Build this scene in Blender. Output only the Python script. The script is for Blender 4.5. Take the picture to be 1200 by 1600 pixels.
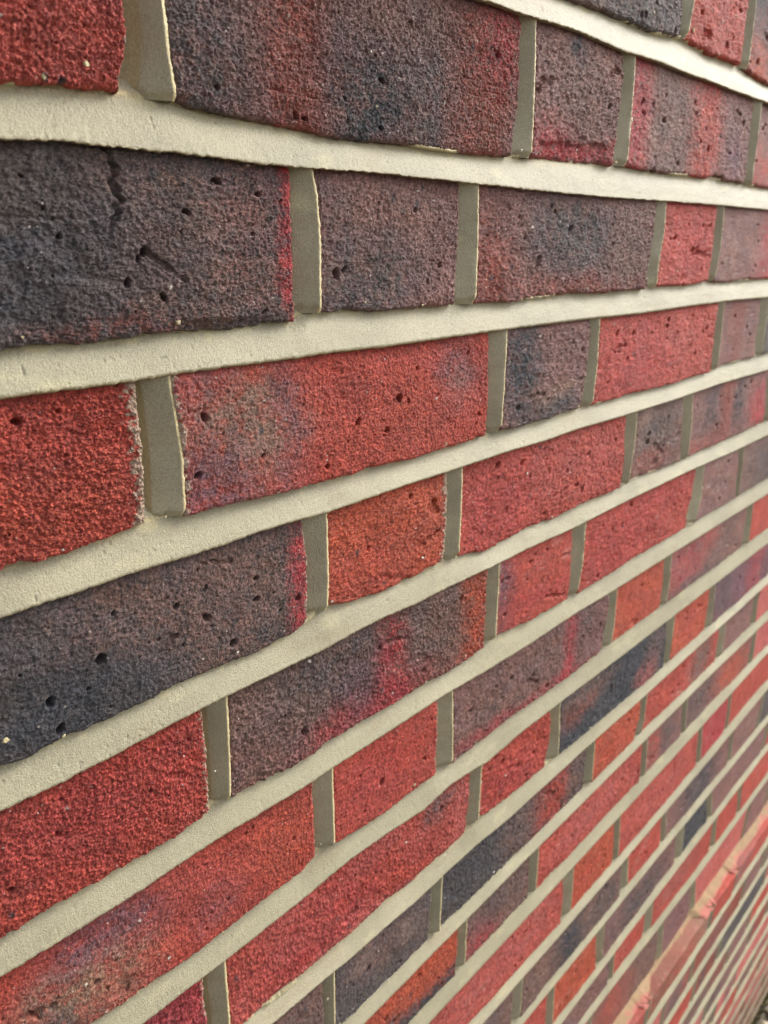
import bpy, math
import numpy as np
from math import radians

# ------------------------------------------------------------------ scene, camera, light
S = bpy.context.scene
for o in list(bpy.data.objects):
    bpy.data.objects.remove(o)
COL = S.collection
GROUND_V = -1990.0            # ground level in wall millimetres (v axis, 0 = second bed joint from the top)
MM = 0.001


def P3(u, v, z):
    """wall millimetres (u along, v up, z out of the wall) -> metres"""
    return (u * MM, -z * MM, (v - GROUND_V) * MM)


cam_d = bpy.data.cameras.new("camera")
cam = bpy.data.objects.new("camera", cam_d)
COL.objects.link(cam)
S.camera = cam
CR = np.array([[0.6850312931963674, 0.021847385103682088, 0.7281859783774896],
               [-0.23929058529828189, -0.9373438687701169, 0.2532320822377456],
               [0.6880931209777474, -0.3477199497341923, -0.6368820090249461]])
CC = (-228.3235, -178.6635, 256.3459)
from mathutils import Matrix, Vector


def wv(a):
    return Vector((a[0], -a[2], a[1]))


right, up, back = wv(CR[0]), -wv(CR[1]), -wv(CR[2])
m = Matrix.Identity(4)
for i in range(3):
    m[i][0], m[i][1], m[i][2] = right[i], up[i], back[i]
loc = P3(*CC)
for i in range(3):
    m[i][3] = loc[i]
cam.matrix_world = m
cam_d.sensor_fit = 'VERTICAL'
cam_d.sensor_height = 36.0
cam_d.lens = 1212.47 / 1600.0 * 36.0
cam_d.clip_start = 0.01
cam_d.clip_end = 500.0
cam_d.dof.use_dof = True
cam_d.dof.focus_distance = 0.335
cam_d.dof.aperture_fstop = 16.0

SUN_DIR = Vector((0.78, -0.25, 0.57)).normalized()     # towards the sun: far end of the wall, high
sun_d = bpy.data.lights.new("sun", 'SUN')
sun_d.energy = 1.5
sun_d.angle = radians(24)
sun_d.color = (1.0, 0.972, 0.925)
sun = bpy.data.objects.new("sun", sun_d)
COL.objects.link(sun)
sun.rotation_euler = SUN_DIR.to_track_quat('Z', 'Y').to_euler()
sun.location = (3, -3, 4)

W = bpy.data.worlds.new("World")
S.world = W
W.use_nodes = True
wn = W.node_tree
sky = wn.nodes.new('ShaderNodeTexSky')
sky.sky_type = 'NISHITA'
sky.sun_disc = False
sky.sun_elevation = math.asin(SUN_DIR.z)
sky.sun_rotation = math.atan2(SUN_DIR.x, SUN_DIR.y)
sky.air_density = 1.0
sky.dust_density = 4.0
sky.ozone_density = 1.0
bg = wn.nodes['Background']
hs = wn.nodes.new('ShaderNodeHueSaturation')          # hazy, nearly white sky
hs.inputs['Saturation'].default_value = 0.35
wn.links.new(sky.outputs[0], hs.inputs['Color'])
wn.links.new(hs.outputs[0], bg.inputs[0])
bg.inputs[1].default_value = 0.12

S.view_settings.view_transform = 'Standard'
S.view_settings.look = 'None'
S.view_settings.gamma = 1.0
S.view_settings.use_curve_mapping = False
S.view_settings.exposure = 1.05
S.render.engine = 'CYCLES'

# ------------------------------------------------------------------ survey of the wall (millimetres)
# BEDS[k] = [u, upper edge offset, u, lower edge offset] of bed joint k, offsets from v = -75 k
# JOINTS[k] = [nominal u, left edge [(v + 75 k, u)..], right edge [..]] of the upright joints in course k
BEDS={1:[[182.4,196.8,223.5,252.0,288.4,315.5,330.0,373.8,414.7,441.6,482.0],[10.3,10.7,11.0,11.1,11.2,13.8,14.3,11.5,13.0,10.9,8.3],[114.9,136.3,156.4,185.8,223.0,242.3,284.0,331.9,377.2,417.2,482.7],[-4.2,-5.3,-4.9,-4.8,-5.6,-6.3,-5.3,-6.0,-5.9,-6.4,-6.3]],2:[[-119.7,-110.3,-96.2,-82.2,-73.0,-60.8,-54.5,-41.1,-26.7,-11.2,5.5,23.5,41.9,64.3,87.5,124.7,155.4,203.0,242.9,269.4,309.2,403.2,473.6,524.1],[7.9,8.8,9.5,10.0,9.7,9.6,8.5,7.7,7.1,6.3,5.6,5.0,5.3,5.5,5.1,5.8,7.1,7.7,8.9,9.8,8.4,9.8,9.2,8.1],[-123.0,-103.6,-87.6,-76.1,-57.9,-43.8,-29.3,-13.7,12.0,40.9,67.6,97.9,131.5,170.1,204.6,263.9,334.8,421.5,526.6],[-7.8,-7.0,-7.1,-7.3,-7.4,-7.9,-8.3,-8.6,-8.3,-7.9,-8.3,-8.7,-9.2,-9.7,-10.0,-10.0,-9.5,-9.4,-9.8]],3:[[-130.8,-115.4,-98.8,-86.8,-73.9,-60.3,-42.0,-26.1,-9.7,-2.5,14.4,45.4,65.9,97.0,115.0,150.8,218.3,303.6,333.4,389.7,426.0,453.8,566.8],[7.1,7.4,6.3,6.6,7.2,6.8,6.4,7.5,7.4,10.3,9.9,8.9,8.3,7.9,8.2,7.4,9.0,7.1,8.5,7.4,10.0,7.6,6.7],[-134.1,-121.5,-107.7,-86.7,-63.1,-32.7,-6.9,12.0,43.3,78.7,119.0,165.6,219.9,308.4,390.2,491.0,569.3],[-8.7,-8.6,-8.9,-8.9,-8.2,-8.4,-8.4,-8.1,-8.7,-8.5,-8.3,-8.3,-8.4,-9.6,-9.3,-9.6,-11.2]],4:[[-141.6,-128.1,-118.0,-101.9,-87.2,-66.6,-46.1,-24.5,-1.8,25.1,47.8,72.5,105.1,133.3,151.1,178.7,234.1,262.7,331.0,387.8,461.7,493.9,558.2,607.9],[8.5,8.6,9.2,9.6,10.8,10.0,9.3,8.5,8.1,7.3,7.5,6.3,6.5,6.7,7.9,6.8,7.4,7.2,6.6,5.8,6.6,9.2,8.4,8.4],[-145.0,-131.3,-116.5,-97.2,-69.6,-52.9,-35.9,-17.8,7.9,45.6,70.4,97.5,130.1,159.5,195.6,235.3,304.5,399.4,487.5,610.3],[-8.0,-7.3,-7.5,-6.8,-7.5,-7.6,-6.8,-6.9,-8.2,-7.4,-7.2,-7.3,-6.9,-6.7,-7.7,-6.9,-8.1,-8.6,-7.6,-9.5]],5:[[-152.5,-141.1,-125.6,-108.9,-94.5,-71.3,-54.6,-36.7,-13.3,-2.9,8.7,25.8,50.1,76.4,97.3,115.6,145.1,190.0,230.7,252.1,312.0,352.4,429.5,475.2,561.7,650.2],[9.0,7.7,8.7,7.7,9.2,9.5,9.3,7.7,9.3,12.3,16.3,11.9,10.2,10.8,12.2,9.8,6.5,8.9,6.5,8.9,7.6,9.8,6.5,7.1,7.6,7.7],[-155.9,-144.3,-132.0,-121.5,-112.0,-97.5,-74.8,-57.3,-29.7,1.0,23.6,47.9,74.5,103.3,141.7,188.5,251.1,296.5,357.8,456.1,563.1,652.5],[-7.5,-7.9,-8.4,-7.8,-7.9,-6.9,-5.9,-5.7,-6.3,-6.3,-5.0,-4.3,-5.7,-5.5,-5.7,-5.6,-7.0,-6.2,-6.2,-6.7,-9.3,-9.9]],6:[[-163.3,-151.1,-140.1,-124.2,-101.8,-77.0,-67.4,-57.1,-31.9,-19.4,-8.5,14.5,52.5,80.6,111.4,135.8,151.7,166.1,195.2,253.8,268.0,319.1,383.1,475.0,534.0,582.7,691.6],[10.1,9.2,10.0,9.1,8.3,8.8,10.1,11.3,9.7,7.7,7.7,9.6,9.0,9.4,7.9,9.1,11.2,12.5,8.9,8.5,8.3,8.1,8.4,8.1,8.0,7.8,7.5],[-166.7,-147.9,-127.3,-104.7,-79.8,-61.8,-42.6,-11.0,9.7,50.4,78.6,106.2,150.5,200.6,266.7,318.2,375.9,429.0,536.5,599.6,695.0],[-5.7,-6.9,-6.8,-7.2,-6.4,-6.0,-6.7,-7.9,-7.0,-7.1,-6.6,-5.9,-8.2,-9.0,-7.8,-9.2,-9.7,-10.1,-11.1,-11.7,-12.7]],7:[[-132.7,-117.1,-100.4,-82.8,-59.0,-32.6,-12.3,-1.8,12.0,27.4,55.0,84.8,105.3,117.6,145.7,192.1,235.8,283.9,325.0,366.4,408.0,436.3,501.4,562.6,632.2,734.9],[8.9,8.2,8.6,6.6,7.5,9.0,8.4,12.4,12.2,10.3,7.5,8.5,9.3,6.4,7.7,9.3,7.9,8.5,9.8,9.5,9.5,9.6,9.6,9.7,9.7,9.7],[-112.1,-85.6,-61.8,-35.2,-6.7,25.1,52.8,90.7,119.0,149.5,161.1,201.1,282.8,367.2,453.1,474.6,575.5,736.6],[-9.0,-9.0,-9.4,-8.8,-7.8,-5.6,-7.3,-11.4,-7.7,-10.8,-12.8,-9.4,-9.9,-11.0,-11.2,-11.3,-11.5,-11.5]],8:[[-54.6,-35.5,1.3,28.3,57.5,89.3,111.0,138.5,156.9,198.5,240.9,299.7,357.1,433.1,468.9,534.6,573.4,671.9,775.9],[7.4,4.0,3.1,2.5,4.6,2.0,3.0,4.4,11.4,6.3,6.6,5.5,5.3,5.5,5.6,5.8,5.9,6.3,6.7],[-37.9,-1.1,26.0,55.3,87.2,121.8,159.7,201.9,272.6,298.5,356.4,427.4,513.5,602.0,631.8,776.7],[-6.7,-8.4,-10.8,-10.5,-12.0,-9.8,-9.5,-12.0,-10.3,-9.7,-9.9,-9.3,-8.1,-6.6,-6.0,-2.3]],9:[[17.4,59.8,84.3,107.2,121.8,161.2,190.3,212.6,249.1,277.0,314.8,343.3,374.5,416.8,448.9,539.9,633.5,659.4,749.7,811.6],[7.6,7.9,8.1,8.3,8.5,8.9,9.2,9.4,9.9,10.3,10.8,11.2,11.7,12.4,13.0,14.8,16.9,17.5,19.8,21.5],[35.7,57.5,91.0,136.4,152.2,167.4,211.4,246.4,274.0,312.3,384.0,473.8,554.8,649.2,763.8,811.7],[-7.0,-6.1,-4.8,-3.1,-2.6,-2.1,-0.8,0.2,0.9,1.8,3.2,4.4,5.0,5.0,4.3,3.7]],10:[[87.3,138.6,156.4,185.4,214.6,241.1,258.4,329.9,407.8,460.5,488.5,566.1,625.5,687.8,776.2,848.5],[18.9,18.3,18.2,18.0,17.9,17.9,17.9,18.3,19.3,20.2,20.8,22.8,24.0,24.0,24.0,24.0],[109.8,174.9,221.1,272.5,328.3,406.2,515.4,613.2,723.9,849.2],[-1.4,-1.2,-0.9,-0.4,0.2,1.3,3.3,5.6,8.7,12.8]],11:[[173.6,240.1,252.9,315.5,347.0,417.1,460.6,546.7,643.2,742.3,889.9],[6.2,5.3,5.2,4.9,5.0,5.7,6.5,8.8,12.6,17.8,24.0],[184.9,257.5,344.0,426.5,535.1,661.8,775.8,893.0],[1.9,-0.2,-2.0,-2.8,-2.8,-1.0,2.2,7.1]],12:[[243.2,300.8,361.4,406.6,452.0,476.8,546.8,616.6,711.8,772.9,939.2],[10.8,11.6,12.3,12.7,13.1,13.3,13.7,13.9,14.0,13.9,13.0],[253.5,309.2,360.5,403.2,466.8,566.2,694.3,789.0,941.6],[2.7,2.2,1.7,1.4,1.0,0.4,0.0,-0.1,0.1]],13:[[340.6,379.6,450.8,539.4,632.3,752.7,848.6,902.9,983.2],[2.0,2.0,4.3,8.1,10.9,12.5,12.3,11.6,9.8],[347.8,376.5,467.3,573.6,757.7,921.4,982.4],[-6.5,-6.2,-5.3,-4.3,-2.7,-1.5,-1.1]],14:[[399.2,468.6,550.2,615.0,726.5,791.0,942.6,1040.6],[16.4,15.1,12.7,10.2,4.5,2.0,2.0,2.0],[417.1,508.7,612.9,734.5,1045.2],[3.7,-1.8,-8.2,-14.0,-14.0]]}
JOINTS={0:[[337.5,[[-42.0,315.1],[-59.8,317.8]],[[-39.1,330.7],[-60.3,327.9]]],[450,[[-22.6,420.3],[-60.1,422.6]],[[-20.2,433.2],[-63.7,438.7]]]],1:[[-56.25,[[-39.3,-77.7],[-47.9,-77.3],[-55.3,-78.7],[-64.4,-81.7]],[[-36.6,-63.3],[-50.2,-62.8],[-64.8,-61.0]]],[168.75,[[-7.2,140.9],[-26.4,142.6],[-48.0,143.5],[-65.3,140.7]],[[-6.6,152.3],[-24.7,154.6],[-46.7,156.4],[-66.5,158.3]]],[281.25,[[-5.7,248.7],[-28.3,250.8],[-54.6,249.7],[-64.2,249.7]],[[-5.9,261.0],[-31.0,264.0],[-58.8,265.9]]],[506.25,[[-6.1,462.7],[-31.3,468.8],[-63.0,472.2]],[[-6.5,478.6],[-36.2,482.9],[-65.2,486.4]]]],2:[[0,[[-9.0,-9.7],[-23.4,-9.7],[-41.0,-9.4],[-66.6,-9.7]],[[-8.9,0.8],[-19.8,3.5],[-35.5,5.1],[-64.0,4.8]]],[112.5,[[-9.5,99.2],[-27.8,100.4],[-43.0,100.2],[-66.3,99.6]],[[-9.4,112.3],[-27.5,114.2],[-43.2,115.3],[-67.2,116.1]]],[337.5,[[-9.7,316.0],[-29.5,316.5],[-45.5,316.5],[-66.8,318.1]],[[-10.0,331.3],[-34.9,333.5],[-45.7,331.9],[-66.5,333.4]]],[450,[[-9.8,423.0],[-34.7,427.4],[-64.6,428.5]],[[-9.9,436.0],[-40.6,441.9],[-66.0,440.9]]]],3:[[-56.25,[[-9.9,-85.6],[-27.9,-85.1],[-46.5,-85.2],[-62.9,-86.0]],[[-9.8,-71.3],[-24.2,-69.8],[-40.3,-68.2],[-63.7,-68.6]]],[168.75,[[-10.3,132.1],[-37.8,134.7],[-67.9,135.1]],[[-10.1,147.5],[-39.5,148.8],[-67.2,149.1]]],[281.25,[[-10.6,242.6],[-35.5,245.7],[-67.8,244.3]],[[-10.2,254.3],[-42.4,258.5],[-67.6,258.2]]],[506.25,[[-11.8,458.2],[-44.2,462.6],[-68.2,464.4]],[[-11.9,471.0],[-45.5,477.5],[-67.1,479.7]]],[618.75,[[-12.9,565.6],[-65.9,575.0]],[[-13.2,583.3],[-67.1,593.5]]]],4:[[0,[[-9.7,-6.1],[-29.6,-4.0],[-46.6,-3.9],[-62.9,-4.2]],[[-10.2,8.1],[-29.1,8.8],[-46.4,8.8],[-58.9,8.3]]],[112.5,[[-9.1,101.3],[-32.4,102.6],[-56.8,101.6],[-62.7,99.7]],[[-9.7,113.0],[-35.5,114.7],[-64.1,114.9]]],[337.5,[[-10.7,315.2],[-35.1,317.8],[-65.5,319.8]],[[-10.2,330.7],[-38.1,333.4],[-64.0,332.2]]],[450,[[-10.6,418.6],[-41.0,424.8],[-67.1,431.7]],[[-10.0,434.1],[-41.2,442.2],[-66.9,445.2]]],[675,[[-18.1,624.6],[-67.5,638.5]],[[-13.2,639.2],[-66.5,653.7]]]],5:[[-56.25,[[-8.0,-67.6],[-22.1,-66.6],[-39.8,-66.4],[-64.9,-67.4]],[[-8.4,-54.2],[-28.6,-54.3],[-46.7,-54.3],[-64.1,-55.3]]],[168.75,[[-7.6,146.7],[-29.3,147.8],[-63.1,148.8]],[[-8.5,159.3],[-33.7,160.3],[-62.4,161.7]]],[281.25,[[-9.3,253.1],[-47.9,256.5],[-66.8,255.7]],[[-11.1,269.2],[-39.4,271.6],[-66.3,269.7]]],[506.25,[[-9.7,473.3],[-36.1,473.5],[-65.5,470.2]],[[-11.4,490.2],[-41.2,494.8],[-67.6,490.2]]],[618.75,[[-11.6,579.8],[-65.8,595.3]],[[-12.0,592.4],[-65.0,604.0]]]],6:[[0,[[-10.2,-2.5],[-44.6,-1.6],[-62.3,-0.8]],[[-10.3,11.6],[-36.7,12.5],[-63.0,13.0]]],[112.5,[[-9.0,101.2],[-36.7,104.5],[-65.2,105.2]],[[-10.2,116.8],[-38.1,119.8],[-68.3,121.6]]],[337.5,[[-12.6,324.8],[-40.0,326.1],[-62.3,325.0]],[[-12.9,339.2],[-46.2,342.3],[-64.5,341.3]]],[450,[[-11.7,431.5],[-39.5,436.8],[-63.4,437.8]],[[-12.7,445.5],[-49.9,451.4],[-63.1,450.3]]],[675,[[-13.0,644.0],[-64.2,650.0]],[[-12.6,657.7],[-66.4,671.3]]]],7:[[-56.25,[[-13.0,-77.8],[-44.4,-76.9],[-64.4,-77.5]],[[-13.4,-64.2],[-57.1,-63.9],[-73.7,-63.6]]],[168.75,[[-13.0,144.1],[-43.7,144.2],[-68.9,142.1]],[[-15.4,157.1],[-63.1,158.4]]],[281.25,[[-12.7,248.5],[-40.1,254.4],[-68.3,250.7]],[[-12.5,262.9],[-69.2,269.6]]],[506.25,[[-15.7,462.6],[-42.6,468.8],[-64.7,470.4]],[[-15.9,480.4],[-39.4,482.6],[-66.2,484.4]]],[618.75,[[-15.5,570.9],[-63.1,576.8]],[[-15.9,583.4],[-61.6,594.1]]]],8:[[0,[[-12.9,3.8],[-62.0,4.5]],[[-14.0,12.9],[-61.6,13.4]]],[112.5,[[-14.4,108.8],[-65.7,108.6]],[[-14.8,118.0],[-65.3,119.6]]],[337.5,[[-14.4,326.4],[-35.4,326.5],[-63.5,328.1]],[[-13.7,336.6],[-63.1,342.1]]],[450,[[-14.4,429.5],[-39.2,432.7],[-59.5,427.5]],[[-15.3,441.0],[-45.1,444.4],[-59.1,441.5]]],[675,[[-4.6,626.2],[-56.2,633.5]],[[-6.5,644.6],[-56.7,653.5]]],[787.5,[[-10.3,741.6],[-56.3,749.7]],[[-9.5,755.0],[-55.9,765.7]]]],9:[[168.75,[[-6.9,142.4],[-54.6,143.3]],[[-6.0,153.5],[-53.6,155.6]]],[281.25,[[-9.1,244.2],[-52.0,248.0]],[[-7.4,254.9],[-53.1,258.4]]],[506.25,[[1.1,451.7],[-52.6,459.0]],[[2.2,460.2],[-52.9,472.6]]],[618.75,[[2.0,549.2],[-52.1,563.9]],[[3.2,560.8],[-51.2,574.3]]],[843.75,[[-4.9,771.2],[-42.0,776.2]],[[-3.6,782.4],[-42.2,790.7]]]],10:[[337.5,[[-6.7,312.7],[-63.1,317.7]],[[-5.8,328.9],[-67.0,335.4]]],[450,[[-1.5,409.9],[-57.0,422.9]],[[-1.1,422.3],[-59.1,433.5]]],[675,[[-3.7,623.9],[-65.6,640.7]],[[-3.1,635.3],[-65.6,654.7]]],[787.5,[[0.9,718.7],[-52.7,730.0]],[[1.7,729.4],[-53.5,741.6]]]],11:[[281.25,[[-7.9,238.1],[-56.9,240.8]],[[-8.3,253.9],[-60.9,256.3]]],[506.25,[[-5.7,446.6],[-58.8,454.9]],[[-7.5,462.1],[-56.1,474.2]]],[618.75,[[-11.8,551.6],[-50.9,559.3]],[[-11.8,562.1],[-52.8,572.5]]],[843.75,[[-7.9,762.2],[-64.3,776.5]],[[-9.0,774.5],[-64.8,791.2]]]],12:[[337.5,[[-5.2,308.4],[-78.4,315.1]],[[-8.0,322.3],[-79.2,330.2]]],[450,[[-9.9,409.9],[-70.2,422.7]],[[-10.9,427.5],[-68.5,435.6]]],[675,[[-3.4,619.0],[-62.0,630.2]],[[-6.6,639.8],[-61.8,650.2]]],[787.5,[[-4.7,716.8],[-67.2,738.4]],[[-6.8,731.0],[-67.3,754.6]]]],13:[[506.25,[[-11.5,460.0],[-63.7,466.9]],[[-11.7,471.1],[-64.4,478.3]]],[618.75,[[-8.2,554.4],[-56.1,560.0]],[[-11.2,573.4],[-61.9,582.1]]],[843.75,[[-18.9,770.7],[-71.9,783.7]],[[-20.4,785.7],[-72.8,801.2]]],[956.25,[[-13.1,868.6],[-89.3,894.6]],[[-14.1,882.6],[-89.1,908.4]]]],14:[[675,[[-14.7,617.9],[-85.7,629.1]],[[-14.1,631.6],[-90.7,649.1]]],[787.5,[[-22.2,723.9],[-77.3,742.8]],[[-21.7,739.6],[-83.5,763.9]]]]}

PER, HALF = 320.2, 52.0
rng = np.random.default_rng(11)
TABLE = np.random.default_rng(5).random((256, 256))


def vnoise(x, y, seed=0):
    """smooth value noise in -1..1"""
    x = np.asarray(x, float) + seed * 17.31
    y = np.asarray(y, float) + seed * 9.77
    xi, yi = np.floor(x).astype(int), np.floor(y).astype(int)
    fx, fy = x - xi, y - yi
    fx = fx * fx * fx * (fx * (fx * 6 - 15) + 10)
    fy = fy * fy * fy * (fy * (fy * 6 - 15) + 10)
    a, b = TABLE[yi & 255, xi & 255], TABLE[yi & 255, (xi + 1) & 255]
    c, d = TABLE[(yi + 1) & 255, xi & 255], TABLE[(yi + 1) & 255, (xi + 1) & 255]
    return 2 * ((a * (1 - fx) + b * fx) * (1 - fy) + (c * (1 - fx) + d * fx) * fy) - 1


def fbm(x, y, seed, octaves=3):
    s, a, t = 0, 1.0, 0
    for o in range(octaves):
        s = s + a * vnoise(x * 2 ** o, y * 2 ** o, seed + o * 3.7)
        t += a
        a *= 0.5
    return s / t


JX, JY, JA = (np.random.default_rng(q).random((256, 256)) for q in (31, 32, 33))


def grains(x, y, seed=0):
    """packed sand grains: rounded bumps of uneven height, 0..1"""
    x = np.asarray(x, float) + seed * 13.7
    y = np.asarray(y, float) + seed * 7.9
    xi, yi = np.floor(x).astype(int), np.floor(y).astype(int)
    out = np.zeros(x.shape)
    for dy in (-1, 0, 1):
        for dx in (-1, 0, 1):
            a, b = (yi + dy) & 255, (xi + dx) & 255
            d = np.hypot(xi + dx + JX[a, b] - x, yi + dy + JY[a, b] - y)
            out = np.maximum(out, JA[a, b] * np.clip(1 - (d / .85) ** 2, 0, 1))
    return out


def sstep(a, b, x):
    t = np.clip((x - a) / (b - a), 0, 1)
    return t * t * (3 - 2 * t)


def lin(rgb):
    c = np.array(rgb, float) / 255
    return np.where(c <= 0.04045, c / 12.92, ((c + 0.055) / 1.055) ** 2.4)


# ------------------------------------------------------------------ materials
def new_mat(name):
    mt = bpy.data.materials.new(name)
    mt.use_nodes = True
    nt = mt.node_tree
    return mt, nt, nt.nodes['Principled BSDF']


def N(nt, kind, **kw):
    n = nt.nodes.new(kind)
    for k, v in kw.items():
        if k in n.inputs:
            n.inputs[k].default_value = v
        else:
            setattr(n, k, v)
    return n


def mul_color(nt, a, fac_socket):
    mx = N(nt, 'ShaderNodeMix', data_type='RGBA', blend_type='MULTIPLY')
    mx.inputs[0].default_value = 1.0
    nt.links.new(a, mx.inputs[6])
    nt.links.new(fac_socket, mx.inputs[7])
    return mx.outputs[2]


def ramp(nt, src, stops):
    r = N(nt, 'ShaderNodeValToRGB')
    nt.links.new(src, r.inputs[0])
    e = r.color_ramp.elements
    while len(e) < len(stops):
        e.new(0.5)
    for el, (p, v) in zip(e, stops):
        el.position = p
        el.color = (v, v, v, 1) if not isinstance(v, tuple) else (*v, 1)
    return r.outputs[0]


def grainy(name, scale_col, col_lo, col_hi, bump_scale, bump_mm, rough, spec, speck=0.0):
    mt, nt, bs = new_mat(name)
    at = N(nt, 'ShaderNodeAttribute', attribute_name='Col')
    tc = N(nt, 'ShaderNodeTexCoord')
    oi = N(nt, 'ShaderNodeObjectInfo')
    add = N(nt, 'ShaderNodeVectorMath', operation='ADD')
    sc = N(nt, 'ShaderNodeVectorMath', operation='SCALE')
    comb = N(nt, 'ShaderNodeCombineXYZ')
    for i in range(3):
        nt.links.new(oi.outputs['Random'], comb.inputs[i])
    nt.links.new(comb.outputs[0], sc.inputs[0])
    sc.inputs['Scale'].default_value = 3.0
    nt.links.new(tc.outputs['Object'], add.inputs[0])
    nt.links.new(sc.outputs[0], add.inputs[1])
    vec = add.outputs[0]
    n1 = N(nt, 'ShaderNodeTexNoise', Scale=scale_col, Detail=4.0, Roughness=0.7)
    nt.links.new(vec, n1.inputs['Vector'])
    c = mul_color(nt, at.outputs['Color'], ramp(nt, n1.outputs[0], [(0.28, col_lo), (0.5, 1.0), (0.72, col_hi)]))
    if speck:
        vo = N(nt, 'ShaderNodeTexVoronoi', Scale=420.0, Randomness=1.0)
        nt.links.new(vec, vo.inputs['Vector'])
        near = ramp(nt, vo.outputs['Distance'], [(0.10, 1.0), (0.2, 0.0)])
        sepc = N(nt, 'ShaderNodeSeparateColor')
        nt.links.new(vo.outputs['Color'], sepc.inputs[0])
        rare = ramp(nt, sepc.outputs[0], [(1.0 - speck, 0.0), (1.0 - speck * 0.8, 1.0)])
        ml = N(nt, 'ShaderNodeMath', operation='MULTIPLY')
        nt.links.new(near, ml.inputs[0])
        nt.links.new(rare, ml.inputs[1])
        mx = N(nt, 'ShaderNodeMix', data_type='RGBA')
        nt.links.new(ml.outputs[0], mx.inputs[0])
        nt.links.new(c, mx.inputs[6])
        mx.inputs[7].default_value = (0.62, 0.55, 0.5, 1)
        c = mx.outputs[2]
    nt.links.new(c, bs.inputs['Base Color'])
    bs.inputs['Roughness'].default_value = rough
    bs.inputs['Specular IOR Level'].default_value = spec
    n2 = N(nt, 'ShaderNodeTexNoise', Scale=bump_scale, Detail=5.0, Roughness=0.65)
    nt.links.new(vec, n2.inputs['Vector'])
    bp = N(nt, 'ShaderNodeBump', Strength=1.0, Distance=bump_mm * MM)
    nt.links.new(n2.outputs[0], bp.inputs['Height'])
    nt.links.new(bp.outputs[0], bs.inputs['Normal'])
    return mt


M_BRICK = grainy('fired clay', 1900.0, 0.42, 1.8, 1800.0, 0.8, 0.74, 0.46, speck=0.06)
M_MORTAR = grainy('lime mortar', 1400.0, 0.72, 1.25, 1500.0, 0.45, 0.55, 0.5)
M_CORE = grainy('wall core', 60.0, 0.8, 1.1, 300.0, 1.0, 0.9, 0.3)
M_PEBBLE = grainy('pebble stone', 160.0, 0.7, 1.3, 500.0, 0.6, 0.8, 0.4)
M_MOSS = grainy('moss', 200.0, 0.6, 1.5, 500.0, 1.5, 0.95, 0.2)

mt, nt, bs = new_mat('damp soil')
tc = N(nt, 'ShaderNodeTexCoord')
n1 = N(nt, 'ShaderNodeTexNoise', Scale=9.0, Detail=9.0, Roughness=0.7)
nt.links.new(tc.outputs['Object'], n1.inputs['Vector'])
nt.links.new(ramp(nt, n1.outputs[0], [(0.3, (0.10, 0.08, 0.06)), (0.55, (0.2, 0.17, 0.13)), (0.75, (0.2, 0.17, 0.13))]),
             bs.inputs['Base Color'])
bs.inputs['Roughness'].default_value = 0.95
M_SOIL = mt

# ------------------------------------------------------------------ mesh helpers
def mesh_from(name, V, F, C, smooth=True):
    """V (n,3) metres, F list of quad arrays (m,4) / tri arrays, C (n,3) linear colour"""
    me = bpy.data.meshes.new(name)
    quads = [np.asarray(f, np.int32) for f in F if len(f)]
    loops = np.concatenate([q.ravel() for q in quads])
    sizes = np.concatenate([np.full(len(q), q.shape[1], np.int32) for q in quads])
    starts = np.concatenate([[0], np.cumsum(sizes)[:-1]]).astype(np.int32)
    me.vertices.add(len(V))
    me.vertices.foreach_set('co', np.asarray(V, np.float32).ravel())
    me.loops.add(len(loops))
    me.loops.foreach_set('vertex_index', loops.astype(np.int32))
    me.polygons.add(len(sizes))
    me.polygons.foreach_set('loop_start', starts)
    me.polygons.foreach_set('use_smooth', np.full(len(sizes), smooth))
    ca = me.color_attributes.new('Col', 'FLOAT_COLOR', 'POINT')
    c4 = np.ones((len(V), 4), np.float32)
    c4[:, :3] = C
    ca.data.foreach_set('color', c4.ravel())
    me.update(calc_edges=True)
    me.validate()
    return me


def grid_faces(nr, nc, off=0, flip=False):
    i = np.arange(nr - 1)[:, None] * nc + np.arange(nc - 1)[None, :]
    i = i.ravel() + off
    q = np.stack([i, i + 1, i + nc + 1, i + nc], 1)
    return q[:, ::-1] if flip else q


def to_m(u, v, z, origin):
    return np.stack([(u - origin[0]) * MM, -(z - origin[2]) * MM, (v - origin[1]) * MM], -1)


def link(name, me, mat, parent, origin=(0, 0, 0)):
    o = bpy.data.objects.new(name, me)
    COL.objects.link(o)
    me.materials.append(mat)
    if parent is not None:
        o.parent = parent
        o.location = (origin[0] * MM, -origin[2] * MM, origin[1] * MM)
    return o


def px_scale(u, v, z=0.0):
    """photograph pixels per millimetre along u and v, with the depth from the camera"""
    q = np.array([u, v, z]) - np.array(CC)
    p = CR @ q
    if p[2] < 30:
        return None
    ju = 1212.5 * (CR[:2, 0] * p[2] - p[:2] * CR[2, 0]) / p[2] ** 2
    jv = 1212.5 * (CR[:2, 1] * p[2] - p[:2] * CR[2, 1]) / p[2] ** 2
    x, y = 600 + 1212.5 * p[0] / p[2], 800 + 1212.5 * p[1] / p[2]
    return np.hypot(*ju), np.hypot(*jv), x, y, p[2]


def proud(k):
    """how far the brick face of course k stands out (the plinth steps forward)"""
    return 20.0 if k >= 15 else 0.0


LEDGE = -1148.0
K_TOP, K_BOT = -7, 26
BED_DEF = {}


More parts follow.
